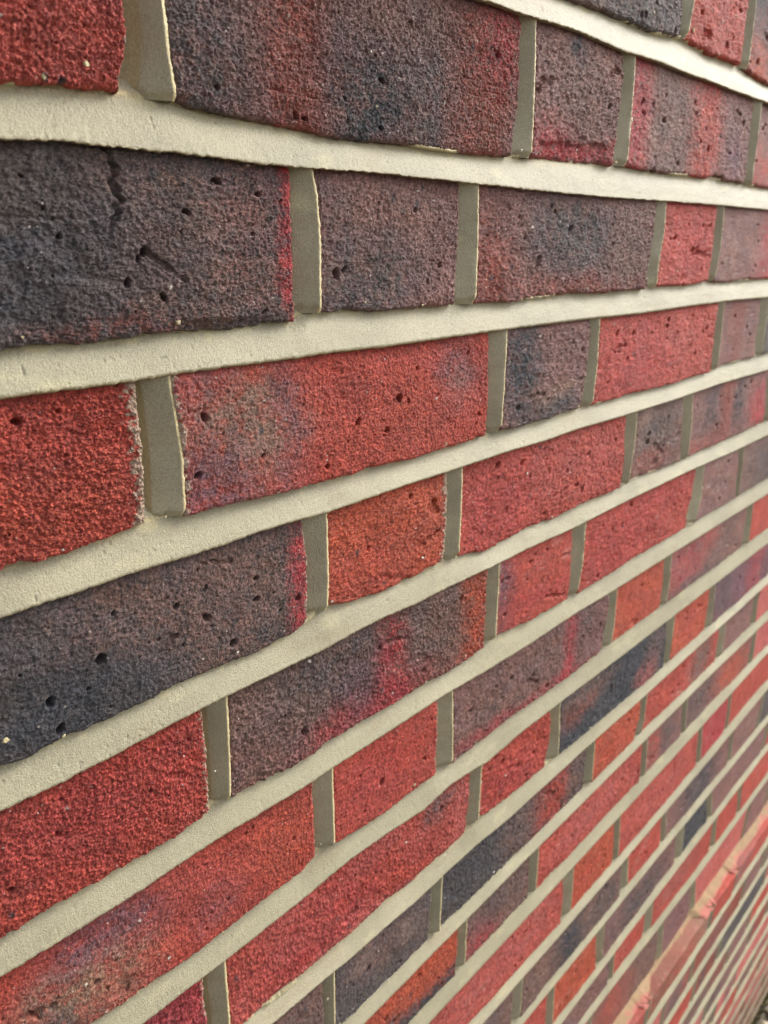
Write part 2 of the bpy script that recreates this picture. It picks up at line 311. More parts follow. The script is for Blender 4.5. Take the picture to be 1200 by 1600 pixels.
def bed_edges(k, u):
    """upper and lower edge (v) of bed joint k"""
    if k == 15:
        return np.full_like(u, LEDGE + 1.0), np.full_like(u, LEDGE)
    if k in BEDS:
        a, b, c, d = BEDS[k]
        up_, lo = np.interp(u, a, b), np.interp(u, c, d)
        w = np.clip((u - a[-1]) / 150, 0, 1)
        up_ = up_ * (1 - w) + 8.5 * w
        lo = lo * (1 - w) - 8 * w
        w = np.clip((a[0] - u) / 150, 0, 1)
        up_ = up_ * (1 - w) + 8.5 * w
        lo = lo * (1 - w) - 8 * w
    else:
        up_ = 8 + 1.2 * vnoise(u / 180, u * 0, 40 + k)
        lo = -7.5 + 1.2 * vnoise(u / 180, u * 0, 80 + k)
        if k >= 16:
            up_, lo = up_ - 2, lo + 1
    th = np.maximum(up_ - lo, 12.5)
    mid = (up_ + lo) / 2
    return -75.0 * k + mid + th / 2, -75.0 * k + mid - th / 2


def joint_nominals(k, u0, u1):
    off = 52.0 if k % 2 == 0 else 52.0 - PER / 2 - 16.2
    out = []
    for n in range(-14, 24):
        for ph in (-1, 1):
            c = off + n * PER + ph * HALF
            if u0 < c < u1:
                out.append(c)
    return out


def joints_of(k, u0, u1):
    """list of (left line, right line) as functions of v"""
    res = []
    tr = JOINTS.get(k, [])
    mids = [np.mean([p[1] for p in t[1]] + [p[1] for p in t[2]]) for t in tr]
    r2 = np.random.default_rng(900 + k)
    for c in joint_nominals(k, u0, u1):
        best = [i for i, mm in enumerate(mids) if abs(mm - c) < 40]
        jit = r2.normal(0, 3.0) if k > 2 else 0
        if best:
            t = tr[best[0]]

            def line(pts):
                a = sorted(pts)
                vs = np.array([p[0] for p in a]) - 75 * k
                us = np.array([p[1] for p in a])
                return lambda v, vs=vs, us=us: np.interp(v, vs, us)
            res.append((line(t[1]), line(t[2]), True))
        else:
            cc, wd = c + jit, r2.uniform(5.5, 7.5)
            res.append((lambda v, x=cc - wd: np.full(np.shape(v), x), lambda v, x=cc + wd: np.full(np.shape(v), x), False))
    return res


# ------------------------------------------------------------------ colours of the bricks
PAL = {k: lin(c) for k, c in dict(
    R=(175, 73, 60), O=(178, 80, 55), C=(170, 61, 64), M=(132, 94, 89), B=(120, 91, 83), D=(85, 78, 78), K=(65, 65, 70),
    P=(190, 104, 98), T=(150, 116, 96), V=(118, 80, 88), N=(140, 70, 58)).items()}
MORTAR = lin((160, 153, 127))
RAW = lin((184, 171, 130))
# (course, brick from the left): base colour, then zones (centre s, centre t, radius s, radius t, colour, strength)
LOOK = {  # pink zones on the far reds partly paint in their haze paleness
    (0, 0): ('B', (.75, .3, .35, .9, 'D', .9)), (0, 1): ('R', (.5, .8, .4, .4, 'P', .4)), (0, 2): ('K', (.1, .1, .35, .5, 'O', .7)),
    (1, 0): ('R', (.8, .5, .3, .8, 'P', .35)),
    (1, 1): ('M', (.27, .4, .09, 1.2, 'N', .9), (.48, .25, .16, .5, 'K', .8), (.05, .2, .12, .9, 'D', .75), (.68, .35, .12, .5, 'D', .7),
             (.86, .4, .12, .9, 'N', .8), (.93, .75, .08, .35, 'C', .6), (.5, .9, .2, .3, 'B', .6)),
    (1, 2): ('M', (.5, .05, .6, .12, 'C', .95), (.2, .2, .3, .2, 'C', .6), (.5, .6, .4, .4, 'B', .5), (.42, .82, .1, .1, 'K', .8)),
    (1, 3): ('M', (.05, .5, .1, 1, 'C', .85), (.3, .5, .17, .8, 'B', .8), (.58, .5, .13, 1.2, 'R', .95), (.85, .3, .1, .3, 'V', .7)),
    (1, 4): ('M', (.3, .1, .5, .4, 'R', .6)),
    (2, 0): ('D', (.3, .6, .3, .4, 'B', .3), (.75, .4, .2, .6, 'B', .75), (.45, .4, .3, .35, 'K', .6), (.9, .6, .1, .5, 'M', .7), (.995, .5, .035, 1.5, 'C', .85),
             (.6, .04, .15, .06, 'N', .4)),
    (2, 1): ('M', (.5, .7, .5, .3, 'B', .5), (.35, .2, .4, .3, 'D', .8), (.1, .5, .12, .7, 'D', .4)),
    (2, 2): ('M', (.5, .6, .3, .4, 'D', .9), (.05, .3, .14, .5, 'N', .8), (.85, .5, .18, .9, 'B', .7), (.5, .05, .5, .15, 'N', .6)),
    (2, 3): ('R', (.5, .6, .5, .5, 'C', .5)), (2, 4): ('M', (.7, .4, .25, .9, 'C', .75)),
    (3, 0): ('R', (.6, .3, .5, .3, 'O', .4)),
    (3, 1): ('R', (.15, .5, .15, .42, 'T', .9), (.27, .5, .05, .5, 'V', .6), (.08, .2, .14, .4, 'V', .7), (.08, .85, .12, .2, 'V', .5), (.86, .62, .1, .34, 'V', .6), (.86, .55, .07, .2, 'M', .6),
             (.6, .3, .3, .4, 'O', .25)),
    (3, 2): ('M', (.2, .6, .25, .6, 'K', .9), (.7, .8, .25, .4, 'M', .4), (.6, .1, .4, .2, 'D', .8), (.7, .28, .3, .1, 'T', .6)),
    (3, 3): ('R', (.5, .5, .5, .6, 'P', .3), (.3, .4, .3, .5, 'C', .5)), (3, 4): ('M', (.4, .5, .2, .9, 'N', .5)), (3, 5): ('D',),
    (4, 0): ('D', (.35, .3, .3, .5, 'K', .9), (.6, .75, .25, .4, 'B', .6), (.8, .5, .18, .7, 'B', .85), (.995, .5, .045, 1.5, 'C', .75), (.1, .25, .15, .3, 'B', .4)),
    (4, 1): ('O', (.3, .2, .4, .3, 'R', .5)), (4, 2): ('R', (.6, .6, .5, .5, 'P', .3), (.2, .4, .2, .5, 'C', .4)),
    (4, 3): ('B', (.5, .6, .4, .3, 'D', .6), (.4, .2, .4, .2, 'N', .6)),
    (4, 4): ('M', (.25, .7, .12, .5, 'K', .6), (.45, .5, .1, .9, 'N', .8), (.6, .6, .08, .7, 'K', .6), (.9, .3, .15, .5, 'C', .8), (.2, .1, .4, .2, 'N', .7)),
    (5, 0): ('R', (.5, .6, .6, .4, 'C', .35)),
    (5, 1): ('B', (.4, .7, .3, .4, 'D', .7), (.5, .1, .3, .25, 'C', .9), (.55, .45, .07, .6, 'C', .75), (.43, .3, .1, .4, 'V', .6), (.94, .5, .08, 1.2, 'O', .95), (.1, .2, .2, .4, 'M', .5), (.75, .5, .13, .6, 'B', .6)),
    (5, 2): ('R', (.06, .6, .14, .7, 'V', .7), (.5, .3, .5, .12, 'C', .5)), (5, 3): ('R', (.3, .3, .3, .4, 'C', .5), (.6, .8, .5, .3, 'C', .4)),
    (5, 4): ('M',), (5, 5): ('B', (.5, .5, .3, .6, 'K', .6)),
    (6, 0): ('R', (.40, .75, .14, .35, 'V', .85), (.34, .35, .16, .35, 'T', .85), (.25, .1, .1, .3, 'D', .7), (.9, .5, .1, .5, 'O', .5), (.68, .3, .08, .2, 'V', .5)),
    (6, 1): ('R', (.4, .5, .4, .4, 'C', .3)),
    (6, 2): ('M', (.25, .4, .25, .6, 'B', .7), (.72, .5, .06, 1., 'C', .85), (.9, .6, .09, .6, 'M', .6), (.55, .6, .12, .5, 'B', .7), (.4, .05, .5, .12, 'C', .6), (.82, .8, .1, .4, 'D', .5)),
    (6, 3): ('O', (.6, .2, .4, .3, 'R', .6), (.3, .7, .4, .3, 'R', .5)), (6, 4): ('M', (.2, .5, .25, .7, 'C', .6), (.5, .8, .12, .3, 'R', .6), (.7, .4, .2, .6, 'B', .6), (.3, .05, .4, .12, 'D', .6)),
    (6, 5): ('R',),
    (7, 0): ('C', (.5, .5, .5, .5, 'V', .3)),
    (7, 1): ('R', (.3, .4, .3, .5, 'C', .5), (.5, .05, .7, .09, 'P', .7), (.85, .8, .1, .25, 'M', .85), (.6, .9, .1, .2, 'P', .5), (.96, .5, .05, .6, 'P', .5)),
    (7, 2): ('R', (.4, .3, .3, .3, 'C', .5)), (7, 3): ('K', (.2, .75, .25, .3, 'B', .8), (.15, .55, .15, .2, 'N', .5), (.8, .2, .12, .35, 'P', .5), (.9, .7, .12, .4, 'B', .5)),
    (7, 4): ('O', (.5, .6, .4, .5, 'R', .7)), (7, 5): ('V', (.15, .5, .2, .9, 'D', .5), (.7, .5, .15, .9, 'C', .6)),
    (8, 0): ('B', (.75, .3, .2, .4, 'D', .5)), (8, 1): ('D', (.4, .7, .3, .4, 'B', .8), (.8, .5, .2, .6, 'B', .4)),
    (8, 2): ('D', (.2, .6, .3, .5, 'K', .4), (.72, .5, .14, .9, 'R', .9), (.93, .5, .08, .9, 'B', .8), (.5, .5, .15, .8, 'B', .6)),
    (8, 3): ('O', (.4, .4, .4, .4, 'R', .4)), (8, 4): ('R', (.75, .5, .16, .9, 'B', .9)), (8, 5): ('M',), (8, 6): ('P', (.5, .5, .5, .5, 'R', .6)),
    (9, 0): ('O', (.8, .05, .4, .3, 'K', .95), (.5, .2, .3, .3, 'D', .7)), (9, 1): ('B', (.2, .2, .3, .4, 'C', .7), (.5, .6, .4, .4, 'D', .5)),
    (9, 2): ('R', (.5, .5, .5, .5, 'P', .5)), (9, 3): ('M', (.5, .5, .3, .4, 'D', .6), (.2, .5, .2, .8, 'R', .6)),
    (9, 4): ('M', (.2, .6, .25, .6, 'D', .6), (.7, .4, .3, .6, 'O', .8)), (9, 5): ('P', (.5, .5, .5, .5, 'C', .4)),
    (10, 0): ('R', (.5, .5, .6, .6, 'P', .5)), (10, 1): ('O', (.3, .4, .4, .4, 'R', .5)), (10, 2): ('R', (.5, .5, .6, .6, 'P', .35)), (10, 3): ('C',), (10, 4): ('R',),
    (11, 0): ('B', (.5, .6, .3, .4, 'D', .5)), (11, 1): ('B', (.45, .4, .15, .6, 'K', .9), (.8, .4, .15, .5, 'D', .6)), (11, 2): ('R',),
    (11, 3): ('M', (.5, .5, .3, .9, 'K', .9)), (11, 4): ('M',),
    (12, 0): ('R', (.5, .5, .5, .6, 'P', .3)), (12, 1): ('O',), (12, 2): ('M', (.5, .4, .4, .5, 'D', .8)), (12, 3): ('K',), (12, 4): ('M',),
    (13, 0): ('M', (.5, .5, .4, .6, 'B', .6)), (13, 1): ('R',), (13, 2): ('R', (.4, .6, .4, .5, 'M', .4)), (13, 3): ('R',), (13, 4): ('R',),
    (14, 0): ('B', (.3, .5, .3, .6, 'R', .6)), (14, 1): ('M', (.5, .5, .6, .6, 'V', .4)), (14, 2): ('P', (.5, .5, .6, .6, 'R', .5)), (14, 3): ('M',),
}
SMEAR = {(3, 0): (1, 1.0), (4, 1): (1, .9), (5, 0): (1, .6), (4, 0): (1, .5), (2, 1): (1, .3), (6, 1): (1, .5), (5, 2): (-1, .6), (3, 1): (-1, .6),
         (7, 0): (1, .6), (7, 2): (-1, .7), (1, 4): (-1, .4), (4, 2): (-1, .3), (8, 1): (1, .3), (8, 2): (-1, .5), (2, 0): (1, .25)}
DUSTY = {(7, 1): .35, (6, 0): .1}


def ledge_look(r):
    return (str(r.choice(list('TRN'))), (r.uniform(0, 1), .5, .4, 1.5, str(r.choice(list('RTNM'))), .7), (r.uniform(0, 1), .3, .3, .8, 'R', .6))


def random_look(r, far=False):
    base = r.choice(list('RRPPPCONMMBDPP' if far else 'RRRRRCONMMBBDP'))  # far bricks drawn pinker: haze paleness put into the colour
    zones = []
    for _ in range(r.integers(1, 4)):
        zones.append((r.uniform(0, 1), r.uniform(0, 1), r.uniform(.1, .3), r.uniform(.3, .9), str(r.choice(list('RCMBVDKN'))), r.uniform(.3, .8)))
    return (str(base), *zones)


def brick_colour(look, s, t, u, v, seed, aspect, fine=1.0):
    base = PAL[look[0]]
    C = np.broadcast_to(base, s.shape + (3,)).copy()
    wx = 0.06 * fbm(u / 22, v / 16, seed + 1) * aspect
    wy = 0.16 * fbm(u / 24, v / 18, seed + 2)
    gr = .55 * grains(u / 1.5, v / 1.4, seed + 3) + .45 * grains(u / .7, v / .65, seed + 4)
    for (cs, ct, rs, rt, col, st) in look[1:]:
        d = np.sqrt(((s + wx - cs) / rs) ** 2 + ((t + wy - ct) / rt) ** 2)
        w = sstep(1.6, 0.15, d) * st
        w = np.clip(w * (1 + 2.6 * fine * (gr - .45) * (1 - w) + .75 * fbm(u / 5, v / 4, seed + 5, 4) + .35 * vnoise(u / 1.6, v / 1.5, seed + 6)), 0, 1)
        C += (PAL[col] - C) * w[..., None]
    dk = np.clip(fbm(u / 11, v / 9, seed + 8), -1, 1)
    C *= (1 + 0.18 * dk)[..., None]
    rw = np.random.default_rng(int(seed * 1000))
    C *= np.clip(1 + fine * (1.0 * gr - .5 + .2 * rw.normal(0, 1, u.shape)), .3, 2)[..., None]
    hue = fbm(u / 15, v / 10, seed + 9)
    C[..., 0] *= 1 + 0.10 * hue
    C[..., 2] *= 1 - 0.12 * hue
    return C


N_TRIS = [0]


def gs(u, v, seed):
    return vnoise(u / 1.3, v / 1.2, seed + 77)


def build_brick(k, i, L, Rr, key, parent, vis):
    """L, Rr: functions of v giving the left and right ends; returns the brick object"""
    r = np.random.default_rng(1000 + 37 * (k + 20) + 7 * i)
    z0 = proud(k) + r.normal(0, 0.45)
    vm = -75.0 * k - 37.5
    uL, uR = float(L(vm)), float(Rr(vm))
    um = (uL + uR) / 2
    # cell size from how large the brick shows in the picture
    su, sv = vis
    wid = uR - uL
    cell_u, cell_v = 1.7 / su, 1.7 / sv
    nu = int(np.clip(wid / cell_u, 8, 480))
    nv = int(np.clip(62 / cell_v, 8, 200))
    edge = np.array([0, .5, 1.1, 1.9, 3.0])
    sx = np.unique(np.concatenate([edge / wid, np.linspace(0.0, 1.0, nu), 1 - edge / wid]).round(5))
    ty = np.unique(np.concatenate([edge / 62, np.linspace(0.0, 1.0, nv), 1 - edge / 62]).round(5))
    s, t = np.meshgrid(sx, ty)
    seed = r.uniform(0, 50)
    vt0, vb0 = bed_edges(k, np.array([um]))[1][0] + 1.4, bed_edges(k + 1, np.array([um]))[0][0]
    v = vb0 + (vt0 - vb0) * t
    ul, ur = L(v), Rr(v)
    rag = 0.55
    chip = lambda a, q: 2.6 * np.maximum(0, fbm(a / 13, a * 0 + q, seed + q) - 0.42) * r.uniform(.4, 1.6)
    ul = ul + rag * fbm(v / 2.6, v * 0, seed + 20, 3) + chip(v, 21) - 0.4
    ur = ur + rag * fbm(v / 2.6, v * 0, seed + 22, 3) - chip(v, 23) + 0.4
    u = ul + (ur - ul) * s
    hi = bed_edges(k, u)[1] + (1.4 if k != 15 else -0.5)
    lo = bed_edges(k + 1, u)[0]
    if k == 14:
        lo = lo - 1.0
    lo = lo + 0.8 * fbm(u / 3.2, u * 0, seed + 24, 3) + .9 * fbm(u / 26, u * 0, seed + 26) + 1.7 * chip(u, 25) - 0.6
    v = lo + (hi - lo) * t
    # rounding of the corners in plan
    cr = r.uniform(1.5, 5.0)
    # distance to the edges
    de = np.minimum(np.minimum(u - ul, ur - u), np.minimum(v - lo, hi - v + (1.2 if k != 15 else 0)))
    rad = 2.3 + 1.2 * fbm(u / 9, v / 9, seed + 30) + 0.5 * fbm(u / 2, v / 2, seed + 31)
    q = np.clip(de / np.maximum(rad, .6), 0, 1)
    z = z0 - rad * (1 - np.sqrt(np.clip(1 - (1 - q) ** 2, 0, 1)))
    if k != 15:
        z -= 1.3 * sstep(4.5, .5, hi - v + 1.2 * fbm(u / 6, v / 3, seed + 33))
    # sanded, creased face
    cell = max(1 / su, 1 / sv)
    an = r.choice([0.8, 1.0, 1.0, 1.15])
    uu, vv = u * an + 300 * (k + 9), v / an
    z += 0.9 * fbm(u / 38, v / 26, seed + 40, 2) + r.normal(0, 0.004) * (u - um)
    rel = r.uniform(.75, 1.5)
    if r.random() < .45:                                           # drag creases from the mould
        z -= r.uniform(.3, .7) * sstep(.35, .8, fbm(u / 20, v / 1.9, seed + 41, 2)) * sstep(-.2, .3, fbm(u / 30, v / 20, seed + 42))
    z += rel * 0.28 * fbm(uu / 7, vv / 6, seed + 43, 2)
    ux, vy = u * .8 + v * .6 + 300 * (k + 9), v * .8 - u * .6
    z += rel * 0.18 * vnoise(ux / 2.9, vy / 2.6, seed + 50) * np.clip(1.7 - cell, 0, 1)
    if cell < 1.5:
        z += rel * 0.42 * 1.5 * (grains(ux / 1.45, vy / 1.35, seed + 51) - .4) * np.clip(1.9 - cell, 0, 1)
    if cell < .95:
        z += rel * 0.42 * 1.5 * (grains(uu / .72, vv / .68, seed + 52) - .4) * np.clip(1.35 - cell, 0, 1)
        z += rel * 0.15 * r.normal(0, 1, u.shape) * np.clip(1.0 - cell, 0, 1) * np.clip(de / 1.5, 0, 1)
    # pits, drags and chips
    C = brick_colour(LOOK.get(key) or (ledge_look(r) if k == 15 else random_look(r, k > 8)), s, t, u, v, seed, 60 / wid * 1.6, float(np.clip(1.7 - cell, 0.12, 1)))
    npit = r.poisson(wid * 62 / (420 if key in LOOK else 700)) if cell < 1.6 else r.poisson(1)
    for _ in range(npit):
        pu, pv = r.uniform(uL + 4, uR - 4), r.uniform(vb0 + 4, vt0 - 8)
        big = r.random()
        pr = 0.5 + 1.7 * big ** 3.5
        a = r.uniform(0, math.pi)
        el = r.uniform(.5, 1.0)
        du, dv = u - pu, v - pv
        x, y = du * math.cos(a) + dv * math.sin(a), -du * math.sin(a) + dv * math.cos(a)
        d = np.sqrt((x / pr) ** 2 + (y / (pr * el)) ** 2) + 0.5 * fbm(u / 1.3, v / 1.3, seed + 60)
        z -= (1.4 + 2.0 * pr) * sstep(1.25, 0.45, d)
    for _ in range(r.poisson(2.0) if cell < 1.2 else 0):            # gouges and lost flakes
        pu, pv = r.uniform(uL + 5, uR - 5), r.uniform(vb0 + 3, vt0 - 10)
        a = r.uniform(-.6, .6)
        du, dv = u - pu, v - pv
        x, y = du * math.cos(a) + dv * math.sin(a), -du * math.sin(a) + dv * math.cos(a)
        d = np.sqrt((x / r.uniform(5, 12)) ** 2 + (y / r.uniform(1.2, 3)) ** 2) + 1.2 * fbm(u / 3.5, v / 3.5, seed + 66, 4)
        z -= r.uniform(.6, 2.0) * sstep(1.0, 0.75, d)
    for _ in range(r.poisson(wid / 45) if cell < 1.5 else 0):       # iron spots
        pu, pv, pr = r.uniform(uL, uR), r.uniform(vb0, vt0), r.uniform(.9, 2.2)
        d = np.sqrt(((u - pu) / pr) ** 2 + ((v - pv) / pr / 1.3) ** 2) + 0.5 * fbm(u / 1.6, v / 1.6, seed + 70)
        C += (PAL['K'] * .8 - C) * (sstep(1.1, .3, d) * .8)[..., None]
    for _ in range(r.poisson(wid / 30) if cell < 1.5 else 0):       # lime specks and sand grains
        pu, pv, pr = r.uniform(uL, uR), r.uniform(vb0, vt0), r.choice([.4, .5, .6, .9])
        d = np.hypot(u - pu, v - pv) / pr + 0.4 * vnoise(u / .8, v / .8, seed + 71)
        w = sstep(1.1, .5, d)
        C += (lin((215, 205, 190)) - C) * (w * .9)[..., None]
        z += .35 * w
    sm = SMEAR.get(key) or ((r.choice([-1, 1]), r.uniform(.1, .4)) if k < 10 and r.random() < .5 else None)
    if sm:
        side, st = sm
        d = (ur - u) if side > 0 else (u - ul)
        w = sstep(.15, .5, st * 1.0 - d / (3.2 + 3 * st) + 0.75 * fbm(u / 2.5, v / 1.4, seed + 72))
        w = w * sstep(0.0, 0.25, st)
        C += (lin((176, 158, 138)) - C) * (w * .85)[..., None]
        z += 0.25 * w
    if k < 15 and r.random() < .35:
        w = sstep(.15, .65, fbm(u / 26, v / 11, seed + 76, 4)) * r.uniform(.12, .35) * np.clip(.5 + gs(u, v, seed), 0, 1)
        C += (lin((196, 172, 158)) - C) * w[..., None]
    if key in DUSTY:
        w = DUSTY[key] * np.clip(.4 + fbm(u / 30, v / 20, seed + 74), 0, 1)
        C += (PAL['P'] - C) * w[..., None]
    if k >= 20:                                                    # splashed soil and green growth near the ground
        w = sstep(-1560, -1960, v + 160 * fbm(u / 90, v / 60, 4.4, 3)) * .85
        C += (lin((112, 84, 70)) - C) * w[..., None]
        w = sstep(-1880, -1985, v + 50 * fbm(u / 50, v / 30, 6.4, 3)) * .8
        C += (lin((84, 84, 52)) - C) * w[..., None]
        w = sstep(.35, .6, fbm(u / 60, v / 12, 8.1, 3)) * .5
        C += (lin((196, 176, 170)) - C) * w[..., None]
    if key == (1, 2):                                              # flake lost along the lower edge
        z -= 2.2 * sstep(13, 9, v - lo + 5 * fbm(u / 12, v / 6, 3.1) - 4 * (s - .5)) * sstep(.02, .2, s) * sstep(.98, .8, s)
    if key == (2, 0):                                              # crack and broken flakes in the dark brick
        cx = -86 + 5 * fbm(v / 5, v * 0, 9.3, 3) + np.maximum(0, -172 - v) * -.25
        z -= 2.2 * sstep(2.0, .2, np.abs(u - cx) + 1.4 * fbm(u / 2.5, v / 2.5, 4.4, 3)) * sstep(-188, -178, v)
        z -= 2.2 * sstep(5, 1.5, v - lo + 3 * fbm(u / 9, v / 5, 6.2)) * sstep(-75, -60, u) * sstep(-20, -35, u)
        z -= .6 * sstep(.0, .25, fbm(u / 16, v / 13, 8.8)) * sstep(-70, -95, u)
    if key == (5, 1):
        z -= 1.2 * sstep(7, 4, np.hypot((u + 45) / 1.6, v - lo - 3) + 2 * fbm(u / 4, v / 4, 2.2))
    if key == (7, 1):                                              # bevelled lower edge
        z -= 3.0 * sstep(7.5, 5.5, v - lo + 1.2 * fbm(u / 20, v / 9, 7.2)) * sstep(0.03, .12, s)
    nr, nc = s.shape
    og = (um, vm, proud(k))
    V = [to_m(u, v, z, og).reshape(-1, 3)]
    F = [grid_faces(nr, nc)]
    Cs = [C.reshape(-1, 3)]
    idx = np.arange(nr * nc).reshape(nr, nc)
    ring = np.concatenate([idx[0, :], idx[1:, -1], idx[-1, -2::-1], idx[-2:0, 0]])
    nring = len(ring)
    ru, rv, rz = u.ravel()[ring], v.ravel()[ring], z.ravel()[ring]
    rcol = C.reshape(-1, 3)[ring]
    if k == 15:                                                    # the top of the ledge bricks: even clay, not streaks
        rcol = sum(np.roll(rcol, q_, 0) for q_ in range(-8, 9)) / 17
    base = nr * nc
    for d, zz in enumerate((-6.0, -60.0 - r.uniform(0, 3))):
        V.append(to_m(ru, rv, np.full(nring, zz + proud(k)) if d else rz - 4.0, og))
        Cs.append(rcol)
        prev = ring if d == 0 else np.arange(nring) + base
        cur = np.arange(nring) + base + (nring if d else 0)
        F.append(np.stack([np.roll(prev, -1), prev, cur, np.roll(cur, -1)], 1))
    back_ = np.arange(nring) + base + nring
    me = mesh_from('brick', np.concatenate(V), F, np.concatenate(Cs))
    N_TRIS[0] += 2 * sum(len(f) for f in F)
    return link('brick', me, M_BRICK, parent, og)


def mortar_colour(u, v, seed):
    C = np.broadcast_to(MORTAR, u.shape + (3,)).copy()
    f = fbm(u / 35, v / 14, seed, 3)
    C *= (1 + 0.15 * f)[..., None]
    dirt = sstep(-1560, -1850, v + 120 * f) * .75
    C += (lin((112, 92, 74)) - C) * dirt[..., None]
    w = sstep(.35, .8, fbm(u / 24, v / 9, seed + 5))
    C += (lin((186, 178, 140)) - C) * (.5 * w)[..., None]
    w = sstep(.3, .7, fbm(u / 40 + 9, v / 10, seed + 7, 3))
    C += (lin((150, 134, 104)) - C) * (.3 * w)[..., None]
    return C


def build_bed(k, u0, u1, parent, step_fn):
    us = [u0]
    while us[-1] < u1:
        us.append(us[-1] + step_fn(us[-1]))
    us = np.array(us)
    hi, lo = bed_edges(k, us)
    seed = 3.3 * k + 200
    zb = proud(k)
    lip = 3.1 + 0.4 * fbm(us / 45, us * 0, seed)
    crumb = .3 * vnoise(us / 1.7, us * 0, seed + 1)
    rag = 0.40 * fbm(us / 1.9, us * 0, seed + 2, 2) + 0.8 * np.maximum(0, fbm(us / 4, us * 0, seed + 3) - .35)
    top = -4.6 + 0.9 * fbm(us / 40, us * 0, seed + 4)
    fade = step_fn(us[len(us) // 2])
    nface = 26 if k < 6 else (16 if k < 9 else 9)
    rb = np.random.default_rng(400 + k)
    rows_u, rows_v, rows_z, rows_c = [], [], [], []

    def row(v, z, c=None):
        rows_u.append(us)
        rows_v.append(v)
        rows_z.append(z + zb)
        rows_c.append(mortar_colour(us, v, seed + 9) if c is None else np.broadcast_to(c, us.shape + (3,)))
    # lip underside, cut edge, sloping face, top tucked under the bricks above
    lip_brown = lin((132, 116, 86))  # browner, darker mortar along the lip's underside and cut edge
    bv = .3 if k <= 2 else 1.0
    row(lo + .8 + rag, np.full_like(us, -5.0), lip_brown)
    row(lo - .35 * bv + rag, lip - 2.9 * bv + crumb, lip_brown)
    row(lo + .15 * bv + rag + .5 * crumb, lip - 1.5 * bv + .4 * vnoise(us / 1.1, us * 0, seed + 6) + crumb, lip_brown)
    row(lo + .7 * bv + .7 * rag, lip - .5 * bv + .25 * vnoise(us / .9, us * 0, seed + 8) + .5 * crumb, RAW * .6 + MORTAR * .4)
    for a in np.linspace(0.03, .95, nface):
        v = lo + 1.1 * bv * (1 - a) ** 2 + (hi - lo) * a + .6 * rag * (1 - a) ** 3
        z = lip + (top - lip) * a + .25 * np.sin(a * math.pi)
        n_ = 0.07 * fbm(us / 14 + v / 40, v / 4, seed + 12, 2) + 0.25 * fbm(us / 60, v / 12, seed + 14) + .35 * crumb * (1 - a) ** 8
        if fade < 1.4:
            n_ = n_ + 0.13 * (grains(us / 1.0, v / 1.0, seed + 13) - .4) + .04 * rb.normal(0, 1, us.shape) - 0.9 * sstep(.86, .95, vnoise(us / 1.5, v / 1.5, seed + 15)) * .5
        # a rougher crumbly border where the trowel met the bricks above
        n_ = n_ + 0.55 * sstep(.84, 1.0, a) * fbm(us / 2.4, v / 2.0, seed + 16)
        c_ = mortar_colour(us, v, seed + 9)
        w_ = sstep(.78, 1.0, a + .22 * fbm(us / 6, v / 5, seed + 17) + .12 * fbm(us / 1.7, v / 1.7, seed + 18)) * .6
        row(v, z + n_, c_ + (RAW - c_) * w_[:, None])
    ridge = 4.2 * sstep(.12, .45, fbm(us / 34, us * 0, seed + 21) + .25 * fbm(us / 5, us * 0, seed + 22))
    rc_ = RAW * np.clip(1.05 + .25 * fbm(us / 2.2, us * 0, seed + 23), .6, 1.4)[:, None]
    row(hi - .5 + .3 * vnoise(us / 1.3, us * 0, seed + 24), top + ridge * .8 + .3 * vnoise(us / 1.0, us * 0, seed + 25), rc_)
    row(hi + .35 + .3 * vnoise(us / 1.2, us * 0, seed + 26), top + ridge + .4 * vnoise(us / 1.1, us * 0, seed + 27) - .3, rc_)
    row(hi + 1.6, top - .8)
    row(hi + 5.0, top - 4.0)
    u = np.array(rows_u)
    v = np.array(rows_v)
    z = np.array(rows_z)
    C = np.array(rows_c)
    og = (float(us.mean()), -75.0 * k, zb)
    F = [grid_faces(*u.shape)]
    me = mesh_from('bed_joint', to_m(u, v, z, og).reshape(-1, 3), F, C.reshape(-1, 3))
    N_TRIS[0] += 2 * len(F[0])
    return link('bed_joint', me, M_MORTAR, parent, og)


